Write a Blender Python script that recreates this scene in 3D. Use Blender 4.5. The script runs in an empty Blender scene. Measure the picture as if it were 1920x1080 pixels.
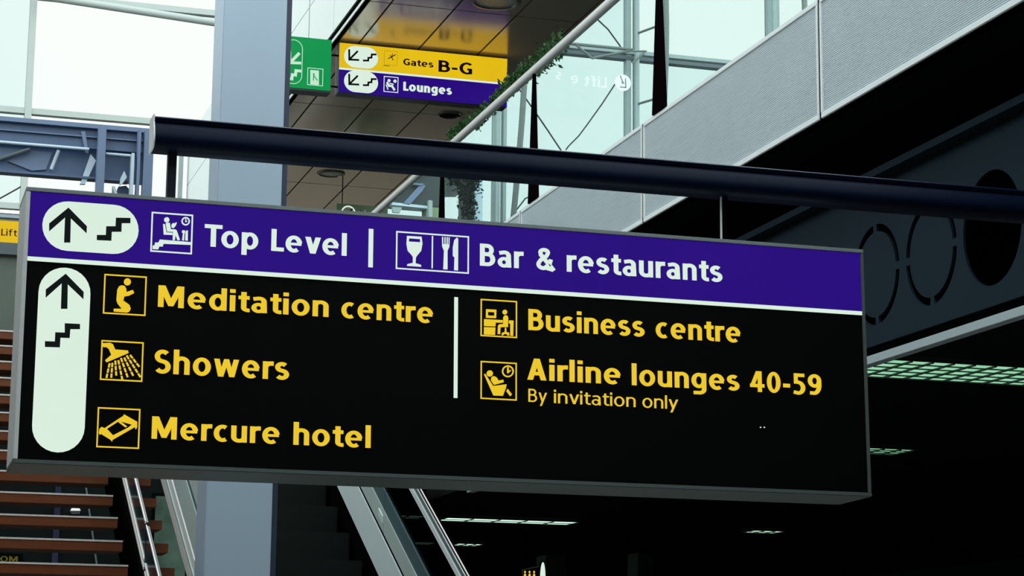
import bpy, bmesh, math, random
from mathutils import Vector, Matrix
random.seed(7)
C = bpy.context.scene.collection
# ------------------------------------------------------------------ camera
F = 4070.0
EYE = Vector((0, 0, 1.65))
RW = Matrix(((0.95656948, -0.06320991, -0.28456869),
             (-0.29135053, -0.17559588, -0.94036214),
             (0.00947112, 0.98243096, -0.1863859)))      # camera axes -> world
cam_d = bpy.data.cameras.new('camera'); cam = bpy.data.objects.new('camera', cam_d); C.objects.link(cam)
cam_d.sensor_width = 36.0; cam_d.lens = 36.0 * F / 1920.0
cam_d.clip_start = 0.05; cam_d.clip_end = 500
cam.matrix_world = Matrix.Translation(EYE) @ RW.to_4x4()
bpy.context.scene.camera = cam
# ------------------------------------------------------------------ sky and exposure
SKY = 2.4
w = bpy.data.worlds.new('overcast_sky'); bpy.context.scene.world = w; w.use_nodes = True
nt = w.node_tree; nt.nodes.clear()
wo = nt.nodes.new('ShaderNodeOutputWorld'); bg = nt.nodes.new('ShaderNodeBackground')
tc = nt.nodes.new('ShaderNodeTexCoord'); nz = nt.nodes.new('ShaderNodeTexNoise'); cr = nt.nodes.new('ShaderNodeValToRGB')
nz.inputs['Scale'].default_value = 1.6; nz.inputs['Detail'].default_value = 3
cr.color_ramp.elements[0].color = (0.80, 0.92, 0.92, 1); cr.color_ramp.elements[1].color = (0.93, 0.985, 0.95, 1)
cr.color_ramp.elements[0].position = 0.35; cr.color_ramp.elements[1].position = 0.62
nt.links.new(tc.outputs['Generated'], nz.inputs['Vector']); nt.links.new(nz.outputs['Fac'], cr.inputs['Fac'])
nt.links.new(cr.outputs['Color'], bg.inputs['Color']); bg.inputs['Strength'].default_value = SKY
nt.links.new(bg.outputs['Background'], wo.inputs['Surface'])
vs = bpy.context.scene.view_settings
vs.view_transform = 'Standard'; vs.look = 'None'; vs.gamma = 1.0; vs.exposure = 0.0; vs.use_curve_mapping = False

# ------------------------------------------------------------------ helpers
def px_ray(px, py): return RW @ Vector((px - 960, -(py - 540), -F))
def at(px, py, axis, val):
    r = px_ray(px, py); return EYE + r * ((val - EYE[axis]) / r[axis])
def lin(c): 
    c /= 255.0
    return c / 12.92 if c <= 0.04045 else ((c + 0.055) / 1.055) ** 2.4
def rgb(r, g, b): return (lin(r), lin(g), lin(b), 1)

def mat(name, col, rough=0.5, metal=0.0, emit=0.0, noise=0.08, scale=6.0, bump=0.0, spec=0.5, aniso=None):
    m = bpy.data.materials.new(name); m.use_nodes = True
    n = m.node_tree; b = n.nodes['Principled BSDF']
    b.inputs['Roughness'].default_value = rough; b.inputs['Metallic'].default_value = metal
    b.inputs['Specular IOR Level'].default_value = spec
    t = n.nodes.new('ShaderNodeTexCoord'); z = n.nodes.new('ShaderNodeTexNoise')
    mp = n.nodes.new('ShaderNodeMapping'); n.links.new(t.outputs['Object'], mp.inputs['Vector'])
    if aniso: mp.inputs['Scale'].default_value = aniso
    n.links.new(mp.outputs['Vector'], z.inputs['Vector'])
    z.inputs['Scale'].default_value = scale; z.inputs['Detail'].default_value = 4
    mx = n.nodes.new('ShaderNodeMix'); mx.data_type = 'RGBA'
    mx.inputs[6].default_value = tuple(max(0, c * (1 - noise)) for c in col[:3]) + (1,)
    mx.inputs[7].default_value = tuple(min(1, c * (1 + noise)) for c in col[:3]) + (1,)
    n.links.new(z.outputs['Fac'], mx.inputs[0])
    if emit > 0:
        b.inputs['Base Color'].default_value = (0.003, 0.003, 0.003, 1); b.inputs['Specular IOR Level'].default_value = min(spec, .12)
        n.links.new(mx.outputs[2], b.inputs['Emission Color']); b.inputs['Emission Strength'].default_value = emit
    else:
        n.links.new(mx.outputs[2], b.inputs['Base Color'])
    if bump:
        bp = n.nodes.new('ShaderNodeBump'); bp.inputs['Strength'].default_value = bump; bp.inputs['Distance'].default_value = 0.01
        n.links.new(z.outputs['Fac'], bp.inputs['Height']); n.links.new(bp.outputs['Normal'], b.inputs['Normal'])
    return m

def glass(name, tint, gloss=0.06, rough=0.02):
    m = bpy.data.materials.new(name); m.use_nodes = True; n = m.node_tree; n.nodes.clear()
    o = n.nodes.new('ShaderNodeOutputMaterial'); mx = n.nodes.new('ShaderNodeMixShader')
    tr = n.nodes.new('ShaderNodeBsdfTransparent'); gl = n.nodes.new('ShaderNodeBsdfGlossy')
    lw = n.nodes.new('ShaderNodeLayerWeight'); lw.inputs['Blend'].default_value = 0.25
    mt = n.nodes.new('ShaderNodeMath'); mt.operation = 'MULTIPLY'; mt.inputs[1].default_value = gloss * 4
    n.links.new(lw.outputs['Fresnel'], mt.inputs[0])
    tr.inputs['Color'].default_value = tint; gl.inputs['Roughness'].default_value = rough
    n.links.new(mt.outputs[0], mx.inputs[0]); n.links.new(tr.outputs[0], mx.inputs[1]); n.links.new(gl.outputs[0], mx.inputs[2])
    n.links.new(mx.outputs[0], o.inputs['Surface'])
    return m

class MB:
    def __init__(s): s.v = []; s.f = []
    def box(s, x0, x1, y0, y1, z0, z1):
        k = len(s.v)
        s.v += [(x, y, z) for z in (z0, z1) for y in (y0, y1) for x in (x0, x1)]
        s.f += [tuple(k + i for i in q) for q in ((0,2,3,1),(4,5,7,6),(0,1,5,4),(2,6,7,3),(0,4,6,2),(1,3,7,5))]
        return s
    def prism(s, pts, axis, a, b):          # pts 2-D outline, extruded along axis from a to b (convex or simple outline)
        k = len(s.v); n = len(pts)
        for t in (a, b):
            for p in pts:
                q = list(p); q.insert(axis, t); s.v.append(tuple(q))
        s.f.append(tuple(range(k, k + n))); s.f.append(tuple(reversed(range(k + n, k + 2 * n))))
        for i in range(n):
            j = (i + 1) % n; s.f.append((k + i, k + n + i, k + n + j, k + j))
        return s
    def tube(s, pts, r, seg=8, r2=None):
        pts = [Vector(p) for p in pts]; rings = []
        for i, p in enumerate(pts):
            d = (pts[min(i + 1, len(pts) - 1)] - pts[max(i - 1, 0)]).normalized()
            u = d.cross(Vector((0, 0, 1))) if abs(d.z) < .95 else d.cross(Vector((1, 0, 0)))
            u.normalize(); q = d.cross(u); rr = r if r2 is None else r + (r2 - r) * i / (len(pts) - 1)
            k = len(s.v)
            s.v += [tuple(p + (u * math.cos(2 * math.pi * t / seg) + q * math.sin(2 * math.pi * t / seg)) * rr) for t in range(seg)]
            rings.append(k)
        for a, b in zip(rings, rings[1:]):
            for t in range(seg):
                u2 = (t + 1) % seg; s.f.append((a + t, b + t, b + u2, a + u2))
        s.f.append(tuple(rings[0] + t for t in range(seg))); s.f.append(tuple(rings[-1] + t for t in reversed(range(seg))))
        return s
    def build(s, name, m, parent=None, bevel=0, smooth=False, **props):
        me = bpy.data.meshes.new(name); me.from_pydata(s.v, [], s.f); me.update()
        bm = bmesh.new(); bm.from_mesh(me); bmesh.ops.recalc_face_normals(bm, faces=bm.faces)
        if bevel: bmesh.ops.bevel(bm, geom=bm.edges[:], offset=bevel, segments=2, affect='EDGES', clamp_overlap=True)
        bm.to_mesh(me); bm.free()
        return link(name, me, m, parent, smooth, **props)

def link(name, me, m, parent=None, smooth=False, **props):
    if m: me.materials.append(m)
    if smooth:
        for p in me.polygons: p.use_smooth = True
        try: me.set_sharp_from_angle(angle=math.radians(40))
        except Exception: pass
    o = bpy.data.objects.new(name, me); C.objects.link(o); o.parent = parent
    for k, v in props.items(): o[k] = v
    return o
def box(name, m, x0, x1, y0, y1, z0, z1, parent=None, bevel=0, **p): return MB().box(x0, x1, y0, y1, z0, z1).build(name, m, parent, bevel, **p)
def thing(name, label, cat, loc=(0, 0, 0), group=None):
    o = bpy.data.objects.new(name, None); C.objects.link(o); o.location = loc; o.empty_display_size = .2
    o['label'] = label; o['category'] = cat
    if group: o['group'] = group
    return o
def tag(o, label, cat, group=None):
    o['label'] = label; o['category'] = cat
    if group: o['group'] = group
    return o
def struct(o, label=None):
    o['kind'] = 'structure'
    if label: o['label'] = label
    return o

def flat(loops, th):
    """mesh of closed outlines (holes allowed) in the x,z plane; front at y=0, back at y=th"""
    cu = bpy.data.curves.new('outline', 'CURVE'); cu.dimensions = '2D'; cu.fill_mode = 'BOTH'; cu.extrude = th / 2
    for lp in loops:
        sp = cu.splines.new('POLY'); sp.points.add(len(lp) - 1)
        for i, p in enumerate(lp): sp.points[i].co = (p[0], p[1], 0, 1)
        sp.use_cyclic_u = True
    ob = bpy.data.objects.new('outline', cu); C.objects.link(ob)
    me = bpy.data.meshes.new_from_object(ob); bpy.data.objects.remove(ob); bpy.data.curves.remove(cu)
    for v in me.vertices: x, y, z = v.co; v.co = (x, -z + th / 2, y)
    return me
def pen(pts, tx, ty):
    """ribbon along a centre line: vertical strokes tx wide, horizontal ones ty"""
    n = len(pts); Lp = []; Rp = []
    for i in range(n):
        a = pts[max(i - 1, 0)]; b = pts[min(i + 1, n - 1)]
        dx, dy = b[0] - a[0], b[1] - a[1]; l = math.hypot(dx, dy) or 1; dx /= l; dy /= l
        wd = math.sqrt((tx * dy) ** 2 + (ty * dx) ** 2) / 2
        if 0 < i < n - 1:
            p = pts[i - 1]; q = pts[i]; r = pts[i + 1]
            u = Vector((q[0] - p[0], q[1] - p[1])).normalized(); v = Vector((r[0] - q[0], r[1] - q[1])).normalized()
            wd /= max(.5, math.sqrt(max(.01, (1 + u.dot(v)) / 2)))
        Lp.append((pts[i][0] - dy * wd, pts[i][1] + dx * wd)); Rp.append((pts[i][0] + dy * wd, pts[i][1] - dx * wd))
    return Lp + Rp[::-1]
def arcp(cx, cy, rx, ry, a0, a1, n=14): return [(cx + rx * math.cos(math.radians(a0 + (a1 - a0) * i / n)), cy + ry * math.sin(math.radians(a0 + (a1 - a0) * i / n))) for i in range(n + 1)]
def glyph(ch, X, Y):
    """loops (each an outline or [outer, hole]) and width of one letter; cap height 1, X / Y = stroke widths"""
    h, k = X / 2, Y / 2; xh = .75
    bx = lambda a, b, c, d: [(a, c), (b, c), (b, d), (a, d)]
    dg = lambda x0, y0, x1, y1, a=X * .54: [(x0 - a, y0), (x0 + a, y0), (x1 + a, y1), (x1 - a, y1)]
    def ring(cx, cy, rx, ry, tx=X, ty=Y): return [circ(cx, cy, rx, 32, ry), circ(cx, cy, rx - tx, 32, ry - ty)]
    def arch(x0, x1, y=xh): return pen([(x0, y - .36)] + arcp((x0 + x1) / 2, y - .25, (x1 - x0) / 2, .25 - k + .012, 172, 0) + [(x1, 0)], X * .98, Y)
    def ess(cx, rx, H):
        m = H * .515; r1 = (H - k - m) / 2; r2 = (m - k) / 2
        return pen(arcp(cx, m + r1 + .006, rx * .94, r1, 38, 262, 16) + arcp(cx, k + r2 - .006, rx, r2, 82, -148, 16), X * .96, Y)
    if ch == 'o': return [ring(.345, xh / 2, .345, xh / 2 + .015)], .69
    if ch == 'O': return [ring(.43, .5, .43, .515)], .86
    if ch == '0': return [ring(.315, .5, .315, .51)], .63
    if ch == 'l': return [bx(0, X, 0, 1.04)], X
    if ch == 'i': return [bx(0, X, 0, xh), bx(0, X, .86, 1.03)], X
    if ch == 'n': return [bx(0, X, 0, xh), arch(h, .62 - h)], .62
    if ch == 'h': return [bx(0, X, 0, 1.04), arch(h, .62 - h)], .62
    if ch == 'm': return [bx(0, X, 0, xh), arch(h, .56 - h), arch(.56 - h, 1.0 - h)], 1.0
    if ch == 'u': return [bx(.62 - X, .62, 0, xh), [(.62 - x, xh - y) for x, y in arch(h, .62 - h)]], .62
    if ch == 'r': return [bx(0, X, 0, xh), pen([(h, xh - .36)] + arcp(h + .22, xh - .27, .22, .27 - k, 172, 88, 8) + [(.42, xh - k * 1.02)], X * .98, Y * 1.12)], .42
    if ch == 'd': return [ring(.33, xh / 2, .33, xh / 2 + .012), bx(.66 - X, .66, 0, 1.04)], .66
    if ch == 'b': return [ring(.33, xh / 2, .33, xh / 2 + .012), bx(0, X, 0, 1.04)], .66
    if ch == 'p': return [ring(.33, xh / 2, .33, xh / 2 + .012), bx(0, X, -.27, xh)], .66
    if ch == 'g': return [ring(.33, xh / 2 + .02, .33, xh / 2 - .008), pen([(.66 - h, xh), (.66 - h, .0)] + arcp(.36, -.02, .30 - h, .25 - k, 0, -90, 8) + [(.09, -.25 + k * .7)], X * .96, Y)], .66
    if ch == 'a': return [ring(.275, .225, .275, .238, X * .92, Y * .9), pen([(.07, xh - k - .035)] + arcp(.30, xh - .22, .26 - h + .02, .22 - k + .006, 100, 0, 8) + [(.60 - h, 0)], X * .98, Y)], .60
    if ch == 'e': return [pen(arcp(.345, xh / 2, .345 - h, xh / 2 + .012 - k, -52, -352, 26), X * .98, Y), bx(X * .7, .655, xh / 2 - k * .72, xh / 2 + k * .72)], .69
    if ch == 'c': return [pen(arcp(.345, xh / 2, .345 - h, xh / 2 + .012 - k, 58, 302, 22), X, Y)], .56
    if ch == 's': return [ess(.265, .265 - h + .02, xh)], .53
    if ch == 'S': return [ess(.30, .30 - h + .02, 1.0)], .60
    if ch == 't': return [pen([(.10 + h, .93), (.10 + h, .24)] + arcp(.10 + h + .17, .20, .17, .20 - k, 180, 270, 6) + [(.43, k * 1.05)], X * .98, Y), bx(0, .42, xh - Y, xh)], .43
    if ch == 'f': return [pen([(.10 + h, 0), (.10 + h, .82)] + arcp(.10 + h + .17, .86, .17, .19 - k, 180, 90, 6) + [(.44, 1.05 - k)], X * .98, Y), bx(0, .40, xh - Y, xh)], .44
    if ch == 'T': return [bx(0, .70, 1 - Y * 1.05, 1), bx(.35 - h, .35 + h, 0, 1)], .70
    if ch == 'L': return [bx(0, X, 0, 1), bx(0, .52, 0, Y * 1.05)], .52
    if ch == 'N': return [bx(0, X, 0, 1), bx(.74 - X, .74, 0, 1), dg(h, 1, .74 - h, 0)], .74
    if ch == 'B':
        return [bx(0, X, 0, 1), pen([(h, 1 - k), (.32, 1 - k)] + arcp(.32, .77 - k * .55, .26 - h + .03, .23 - k * .45, 88, -88, 10) + [(h, .54)], X * .95, Y),
                pen([(h, .54), (.34, .54)] + arcp(.34, .27 + k * .5, .30 - h + .03, .27 - k * .5, 88, -88, 10) + [(h, k)], X, Y)], .66
    if ch == 'G': return [pen(arcp(.44, .5, .44 - h, .515 - k, 48, 300, 24) + [(.74 - h, .10)], X, Y), bx(.74 - X, .74, .03, .50), bx(.46, .74, .50 - Y, .50)], .74
    if ch == 'M': return [bx(.02, .02 + X, 0, 1), bx(.98 - X, .98, 0, 1), [(.02, 1), (.02 + X * 1.25, 1), (.5, .42), (.98 - X * 1.25, 1), (.98, 1), (.5 + X * .45, .06), (.5 - X * .45, .06)]], 1.0
    if ch == 'A': return [dg(X * .54, 0, .38, 1), dg(.76 - X * .54, 0, .38, 1), bx(.20, .56, .22, .22 + Y)], .76
    if ch == 'v': return [dg(X * .54, xh, .325, 0), dg(.65 - X * .54, xh, .325, 0)], .65
    if ch == 'y': return [dg(X * .54, xh, .31, .03), dg(.65 - X * .54, xh, .17, -.27)], .65
    if ch == 'w': return [dg(X * .5, xh, .27, 0, X * .5), dg(.48, xh, .27, 0, X * .46), dg(.48, xh, .69, 0, X * .46), dg(.96 - X * .5, xh, .69, 0, X * .5)], .96
    if ch == 'k': return [bx(0, X, 0, 1.04), dg(.52, xh, X * .9, .36), dg(.56, 0, X * 1.3, .42)], .66
    if ch == '-': return [bx(0, .32, .29, .29 + Y * 1.1)], .32
    if ch == '4': return [dg(X * .5, .30, .42 - h + X * .3, 1, X * .46), bx(.60 - X * .9 - .06, .54, 0, 1), bx(0, .66, .22, .22 + Y)], .66
    if ch == '5': return [bx(.07, .56, 1 - Y, 1), bx(.07, .07 + X * .86, .50, 1), pen([(.09, .58)] + [(.22, .61 - k * .3)] + arcp(.26, .325 - k * .2, .33 - h, .30 - k * .5, 75, -90, 14) + [(.05, k * 1.1)], X, Y)], .60
    if ch == '9': return [ring(.315, .68, .315, .33, X, Y), pen([(.63 - h, .68)] + arcp(.28, .5, .35 - h, .5 - k, 10, -84, 12) + [(.09, k * 1.1)], X, Y)], .63
    if ch == '&': return [pen([(.80, .0), (.20, .70)] + arcp(.36, .80, .17, .20 - k, 205, -20, 12) + [(.46, .64), (.20, .44)] + arcp(.32, .25, .32 - h, .25 - k, 150, 285, 12) + [(.60, .28), (.66, .50)], X * .86, Y * 1.05)], .82
    return [], .35
def lettering(text, u0, u1, v0, cap, th, off=0.0, mirror=False):
    """off picks the weight: 0.2 = bold strokes"""
    X = off; Y = off * .79; x = 0; loops = []
    gap = .155 - X * .18
    for i, ch in enumerate(text):
        if ch == ' ': x += .32; continue
        g, wd = glyph(ch, X, Y)
        for lp in g:
            if isinstance(lp[0], list): loops.append([[(px + x, py) for px, py in l] for l in lp])
            else: loops.append([[(px + x, py) for px, py in lp]])
        x += wd + gap * (.55 if ch in 'rtvyLT' else 1) - (.10 if ch == 'T' else 0)
    xs_ = [p[0] for l in loops for q in l for p in q]; a, b = min(xs_), max(xs_)
    bm = bmesh.new(); sx = (u1 - u0) / (b - a)
    for l in loops:
        s_ = flat([[(u0 + ((b - px) if mirror else (px - a)) * sx, v0 + py * cap) for px, py in q] for q in l], th)
        bm.from_mesh(s_); bpy.data.meshes.remove(s_)
    me = bpy.data.meshes.new('lettering'); bm.to_mesh(me); bm.free()
    for v in me.vertices: v.co.y -= th
    return me
def circ(cx, cy, r, n=28, ry=None): ry = r if ry is None else ry; return [(cx + r * math.cos(2 * math.pi * i / n), cy + ry * math.sin(2 * math.pi * i / n)) for i in range(n)]
def stadium(x0, x1, y0, y1, n=14):
    r = min(x1 - x0, y1 - y0) / 2; out = []
    if x1 - x0 > y1 - y0:
        cy = (y0 + y1) / 2
        for i in range(n + 1): a = -math.pi / 2 + math.pi * i / n; out.append((x1 - r + r * math.cos(a), cy + r * math.sin(a)))
        for i in range(n + 1): a = math.pi / 2 + math.pi * i / n; out.append((x0 + r + r * math.cos(a), cy + r * math.sin(a)))
    else:
        cx = (x0 + x1) / 2
        for i in range(n + 1): a = math.pi * i / n; out.append((cx + r * math.cos(a), y1 - r + r * math.sin(a)))
        for i in range(n + 1): a = math.pi + math.pi * i / n; out.append((cx + r * math.cos(a), y0 + r + r * math.sin(a)))
    return out
def stroke(pts, wd):
    """outlines of thick segments along a polyline"""
    out = []
    for a, b in zip(pts, pts[1:]):
        dx, dy = b[0] - a[0], b[1] - a[1]; L = math.hypot(dx, dy); nx, ny = -dy / L * wd / 2, dx / L * wd / 2; ex, ey = dx / L * wd / 2 * .98, dy / L * wd / 2 * .98
        out.append([(a[0] - ex + nx, a[1] - ey + ny), (b[0] + ex + nx, b[1] + ey + ny), (b[0] + ex - nx, b[1] + ey - ny), (a[0] - ex - nx, a[1] - ey - ny)])
    return out
def rect_ring(x0, x1, y0, y1, t): return [[(x0, y0), (x1, y0), (x1, y1), (x0, y1)], [(x0 + t, y0 + t), (x1 - t, y0 + t), (x1 - t, y1 - t), (x0 + t, y1 - t)]]

# ------------------------------------------------------------------ materials
M = {}
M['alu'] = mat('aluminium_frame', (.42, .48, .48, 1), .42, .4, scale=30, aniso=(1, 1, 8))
M['alu_shaded'] = mat('shaded_grey_aluminium', (.17, .21, .20, 1), .45, .3, scale=30, aniso=(1, 1, 8))  # frame aluminium darkened for underside and right end, shade put into the colour
M['alu_lit'] = mat('lit_aluminium_side', (.92, .97, 1.0, 1), .5, .0, scale=20)  # same aluminium whitened, daylight on left-facing sides put into the colour
M['blade_black'] = mat('black_sign_sheet', (.0012, .0030, .0022, 1), .5, spec=.12, noise=.2)
M['sign_blue'] = mat('blue_backlit_sheet', rgb(40, 8, 124), .6, emit=1.0, noise=.10, scale=2.0, spec=.15)
M['white_lit'] = mat('white_backlit_sheet', rgb(220, 240, 224), .5, emit=.98, noise=.03, scale=3)
M['yellow_lit'] = mat('yellow_backlit_sheet', rgb(236, 200, 44), .5, emit=1.0, noise=.06, scale=8)
M['glyph_black'] = mat('black_glyph_film', (.006, .014, .012, 1), .6, spec=.2, noise=.3, scale=14)
M['beam_navy'] = mat('dark_navy_enamel', (.0035, .0075, .024, 1), .38, .0, spec=.06, noise=.15, scale=5)
M['rod'] = mat('dark_hanger_steel', (.02, .024, .036, 1), .4, .2)
M['rod_lit'] = mat('lit_hanger_steel', (.95, .97, .97, 1), .3, .0)  # for the strap's lit left face, light put into the colour
M['fascia'] = mat('corrugated_aluminium', (.74, .82, .86, 1), .5, .0, noise=.05, scale=3)
M['fascia_trim'] = mat('aluminium_edge_trim', (.80, .86, .88, 1), .5, .0)
M['void_black'] = mat('matt_black_soffit', (.004, .006, .005, 1), .9, spec=.05)
M['dark_wall'] = mat('dark_hall_wall', (.012, .018, .017, 1), .8, spec=.1, noise=.3, scale=1.2)
M['hall_floor'] = mat('grey_terrazzo', (.27, .265, .25, 1), .35, noise=.2, scale=40)
M['handrail'] = mat('brushed_steel_handrail', (.96, .97, .96, 1), .28, .0, noise=.06, scale=40)
M['fin'] = mat('black_painted_fin', (.004, .002, .003, 1), .9, spec=.0)
M['bal_glass'] = glass('balustrade_glass', (.885, .960, .957, 1), .006)
M['pane'] = glass('facade_glass', (.655, .66, .655, 1), .02)
M['pane_blue'] = glass('tinted_facade_glass', (.60, .635, .635, 1), .02)
M['mullion'] = mat('grey_facade_frame', (.30, .37, .37, 1), .5, .2, noise=.1)
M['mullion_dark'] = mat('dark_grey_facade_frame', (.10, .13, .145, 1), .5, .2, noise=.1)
M['mullion_hazed'] = mat('hazed_facade_frame', (.42, .48, .46, 1), .6, 0, noise=.05)  # frame grey lightened, haze over the left window put into the colour
M['truss'] = mat('painted_truss_steel', (.16, .19, .18, 1), .5, .1)
M['cable'] = mat('steel_cable', (.03, .035, .035, 1), .5, .3)
M['soffit'] = mat('polished_soffit_panel', (.76, .62, .50, 1), .19, .42, noise=.06, scale=1.5)
M['joint'] = mat('black_joint', (.003, .003, .003, 1), .9, spec=0)
M['white_paint'] = mat('white_bridge_cladding', (.72, .77, .76, 1), .6, noise=.03)
M['column'] = mat('blue_grey_column_cladding', (.46, .59, .74, 1), .38, .2, noise=.08, scale=1.6, aniso=(1, 1, .3))
M['column_edge'] = mat('dark_column_edge', (.055, .07, .11, 1), .4, .4)
M['wood'] = mat('stained_wood_tread', (.15, .040, .008, 1), .42, noise=.35, scale=5, aniso=(1, 12, 12))
M['nosing'] = mat('worn_metal_nosing', (.85, .83, .80, 1), .35, .3, noise=.2, scale=30)
M['esc_light'] = mat('pale_blue_grey_decking', (.80, .90, .92, 1), .5, .1, noise=.06, scale=3)
M['esc_mid'] = mat('green_grey_cladding', (.52, .62, .60, 1), .5, .1, noise=.08, scale=3)
M['esc_dark'] = mat('dark_teal_cladding', (.08, .14, .155, 1), .45, .1, noise=.1, scale=3)
M['esc_step'] = mat('escalator_step_metal', (.005, .009, .008, 1), .7, .0, spec=.2, noise=.2)
M['bright_rail'] = mat('bright_satin_rail', (.97, .98, .97, 1), .3, .0, noise=.02)
M['panel_blue'] = mat('dark_blue_balustrade_glass', (.012, .028, .045, 1), .15, .2, noise=.15, scale=4)
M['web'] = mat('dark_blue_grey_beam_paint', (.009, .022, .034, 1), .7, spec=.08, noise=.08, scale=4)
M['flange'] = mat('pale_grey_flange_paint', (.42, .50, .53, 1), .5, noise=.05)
M['lamp'] = mat('green_white_lamp', rgb(150, 212, 172), .5, emit=1.0, noise=.05)
M['lamp_far'] = mat('pale_green_white_lamp', rgb(205, 242, 220), .5, emit=1.3, noise=.05)
M['louvre'] = mat('louvre_blade', (.05, .075, .06, 1), .4, .4)
M['sign_yellow'] = mat('yellow_sign_sheet', rgb(232, 192, 22), .5, emit=.95, noise=.08, scale=2.5)
M['glyph_brown'] = mat('dark_brown_letter_film', (.05, .008, .004, 1), .6)
M['sign_green'] = mat('green_sign_sheet', rgb(6, 150, 78), .5, emit=.95, noise=.08, scale=3)
M['sign_green_dim'] = mat('dull_green_sign_sheet', (.20, .30, .165, 1), .6)
M['sign_back'] = mat('sign_housing_grey', (.10, .10, .11, 1), .6)
M['leaf'] = mat('ivy_leaf', (.045, .15, .038, 1), .45, noise=.7, scale=30)
M['leaf_dark'] = mat('dark_shrub_leaf', (.004, .013, .007, 1), .5, noise=.5, scale=20)
M['stem'] = mat('ivy_stem', (.03, .03, .012, 1), .7)
M['footbridge'] = mat('dark_blue_hazed_footbridge', (.065, .115, .22, 1), .5, noise=.3, scale=1.5)  # blue veil of lens flare put into the footbridge colours
M['footbridge2'] = mat('slate_blue_hazed_panel', (.13, .19, .31, 1), .5, noise=.15, scale=2)
M['footbridge3'] = mat('pale_blue_hazed_strut', (.50, .62, .72, 1), .45, noise=.1)
M['teal'] = mat('dark_teal_soffit', (.010, .022, .024, 1), .4, noise=.2, scale=1)
M['landing'] = mat('green_grey_landing_cladding', (.115, .15, .125, 1), .5, noise=.25, scale=5)
M['concrete'] = mat('grey_apron_concrete', (.30, .31, .30, 1), .8, noise=.15, scale=2)
M['lens'] = mat('downlight_lens', (.95, 1, .98, 1), .15, .0, noise=.7, scale=60, bump=.6)  # mottled white colour stands in for the crystal's sparkle
M['ring'] = mat('downlight_ring', (.30, .28, .25, 1), .3, .7)
M['film'] = glass('frosted_white_film', (.96, 1, .97, 1), .0)

# ------------------------------------------------------------------ setting: ground, floor, walls, slabs
struct(box('ground', M['concrete'], -90, 90, -60, 120, -.4, -.12), 'grey concrete apron outside the hall')
struct(box('floor', M['hall_floor'], -12, 22, -9, 37, -.12, 0))
struct(box('wall_unseen_behind', M['dark_wall'], -12, 22, -9.4, -9, 0, 9.5))  # unseen wall, raised to keep daylight off front faces
struct(box('wall_right', M['dark_wall'], 15, 15.4, -9, 37, 0, 9.5))
struct(box('wall_back', M['dark_wall'], -12, 4.55, 20.0, 20.3, 0, 4.9))
struct(box('wall_far', M['dark_wall'], -12, 22, 36.6, 37, 0, 3.7))
struct(box('wall_spandrel', mat('brown_grey_spandrel', (.30, .26, .21, 1), .7), -12, 22, 36.3, 36.9, 3.7, 9.55), 'brown-grey spandrel wall below the curtain wall')
struct(box('wall_blocker_left', M['dark_wall'], -3.6, -3.3, -9, 22, 0, 7.8))  # unseen wall added to block low daylight from the left
struct(box('ceiling_blocker_rear', M['void_black'], -3.6, 15, -9.2, 2.0, 9.0, 9.3), 'unseen dark roof added behind and above the viewer to cut front light')  # unseen slab added to keep skylight off front faces
# upper walkway slab on the right: soffit black
slab = MB().box(5.06, 15, -9, 30, 4.84, 5.48).build('walkway_slab', M['void_black']); struct(slab, 'black underside of the upper walkway')
low = MB()
low.box(5.42, 15, -9, 36.6, 3.57, 3.70).build('ceiling', M['void_black'], kind='structure', label='black lower ceiling with louvred lights')
struct(box('ceiling_lobby', M['void_black'], -12, 5.30, 20.3, 36.6, 3.57, 3.70), 'black lobby ceiling behind the stairs')

# ------------------------------------------------------------------ fascia of the walkway: corrugated panels
walk = struct(bpy.data.objects.new('trim_1', None)); C.objects.link(walk); walk['label'] = 'corrugated aluminium fascia of the upper walkway'
walk.location = (5.02, 10, 4.8)
def fascia_panel(y0, y1):
    m = MB(); n = 56; z0, z1 = 4.853, 5.485; p = (z1 - z0) / n
    prof = [(5.04, z0)]
    for i in range(n):
        a = z0 + i * p
        prof += [(4.9960, a), (4.9925, a + p * .18), (4.9925, a + p * .50), (5.006, a + p * .62), (5.006, a + p * .94)]
    prof += [(5.04, z1)]
    k = len(prof)
    for yy in (y0, y1): m.v += [(x, yy, z) for x, z in prof]
    for i in range(k - 1): m.f.append((i, i + 1, k + i + 1, k + i))
    return m
seam = [10.625 + 2.82 * k for k in range(-7, 8)]
def local(o, parent):
    o.parent = parent; o.matrix_parent_inverse = Matrix.Translation(-Vector(parent.location)); return o
for k in range(len(seam) - 1):
    a, b = seam[k] + .012, seam[k + 1] - .012
    local(fascia_panel(a + .022, b - .022).build('panel', M['fascia']), walk)
    local(MB().box(4.985, 5.000, a, b, 4.82, 4.853).build('edge_strip', M['fascia_trim'], bevel=.003), walk)
    local(MB().box(4.985, 5.05, a, b, 5.485, 5.515).build('edge_strip', M['fascia_trim'], bevel=.003), walk)
    for y in (a, b - .022): local(MB().box(4.985, 5.04, y, y + .022, 4.853, 5.485).build('edge_strip', M['fascia_trim']), walk)
for y in seam: local(MB().box(4.990, 5.045, y - .011, y + .011, 4.822, 5.513).build('joint_filler', M['joint']), walk)
local(MB().box(5.000, 5.045, seam[0], seam[-1], 4.835, 4.853).build('backing_sheet', M['joint']), walk)
local(MB().box(5.045, 5.058, seam[0], seam[-1], 4.82, 5.51).build('backing_sheet', M['joint']), walk)

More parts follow.
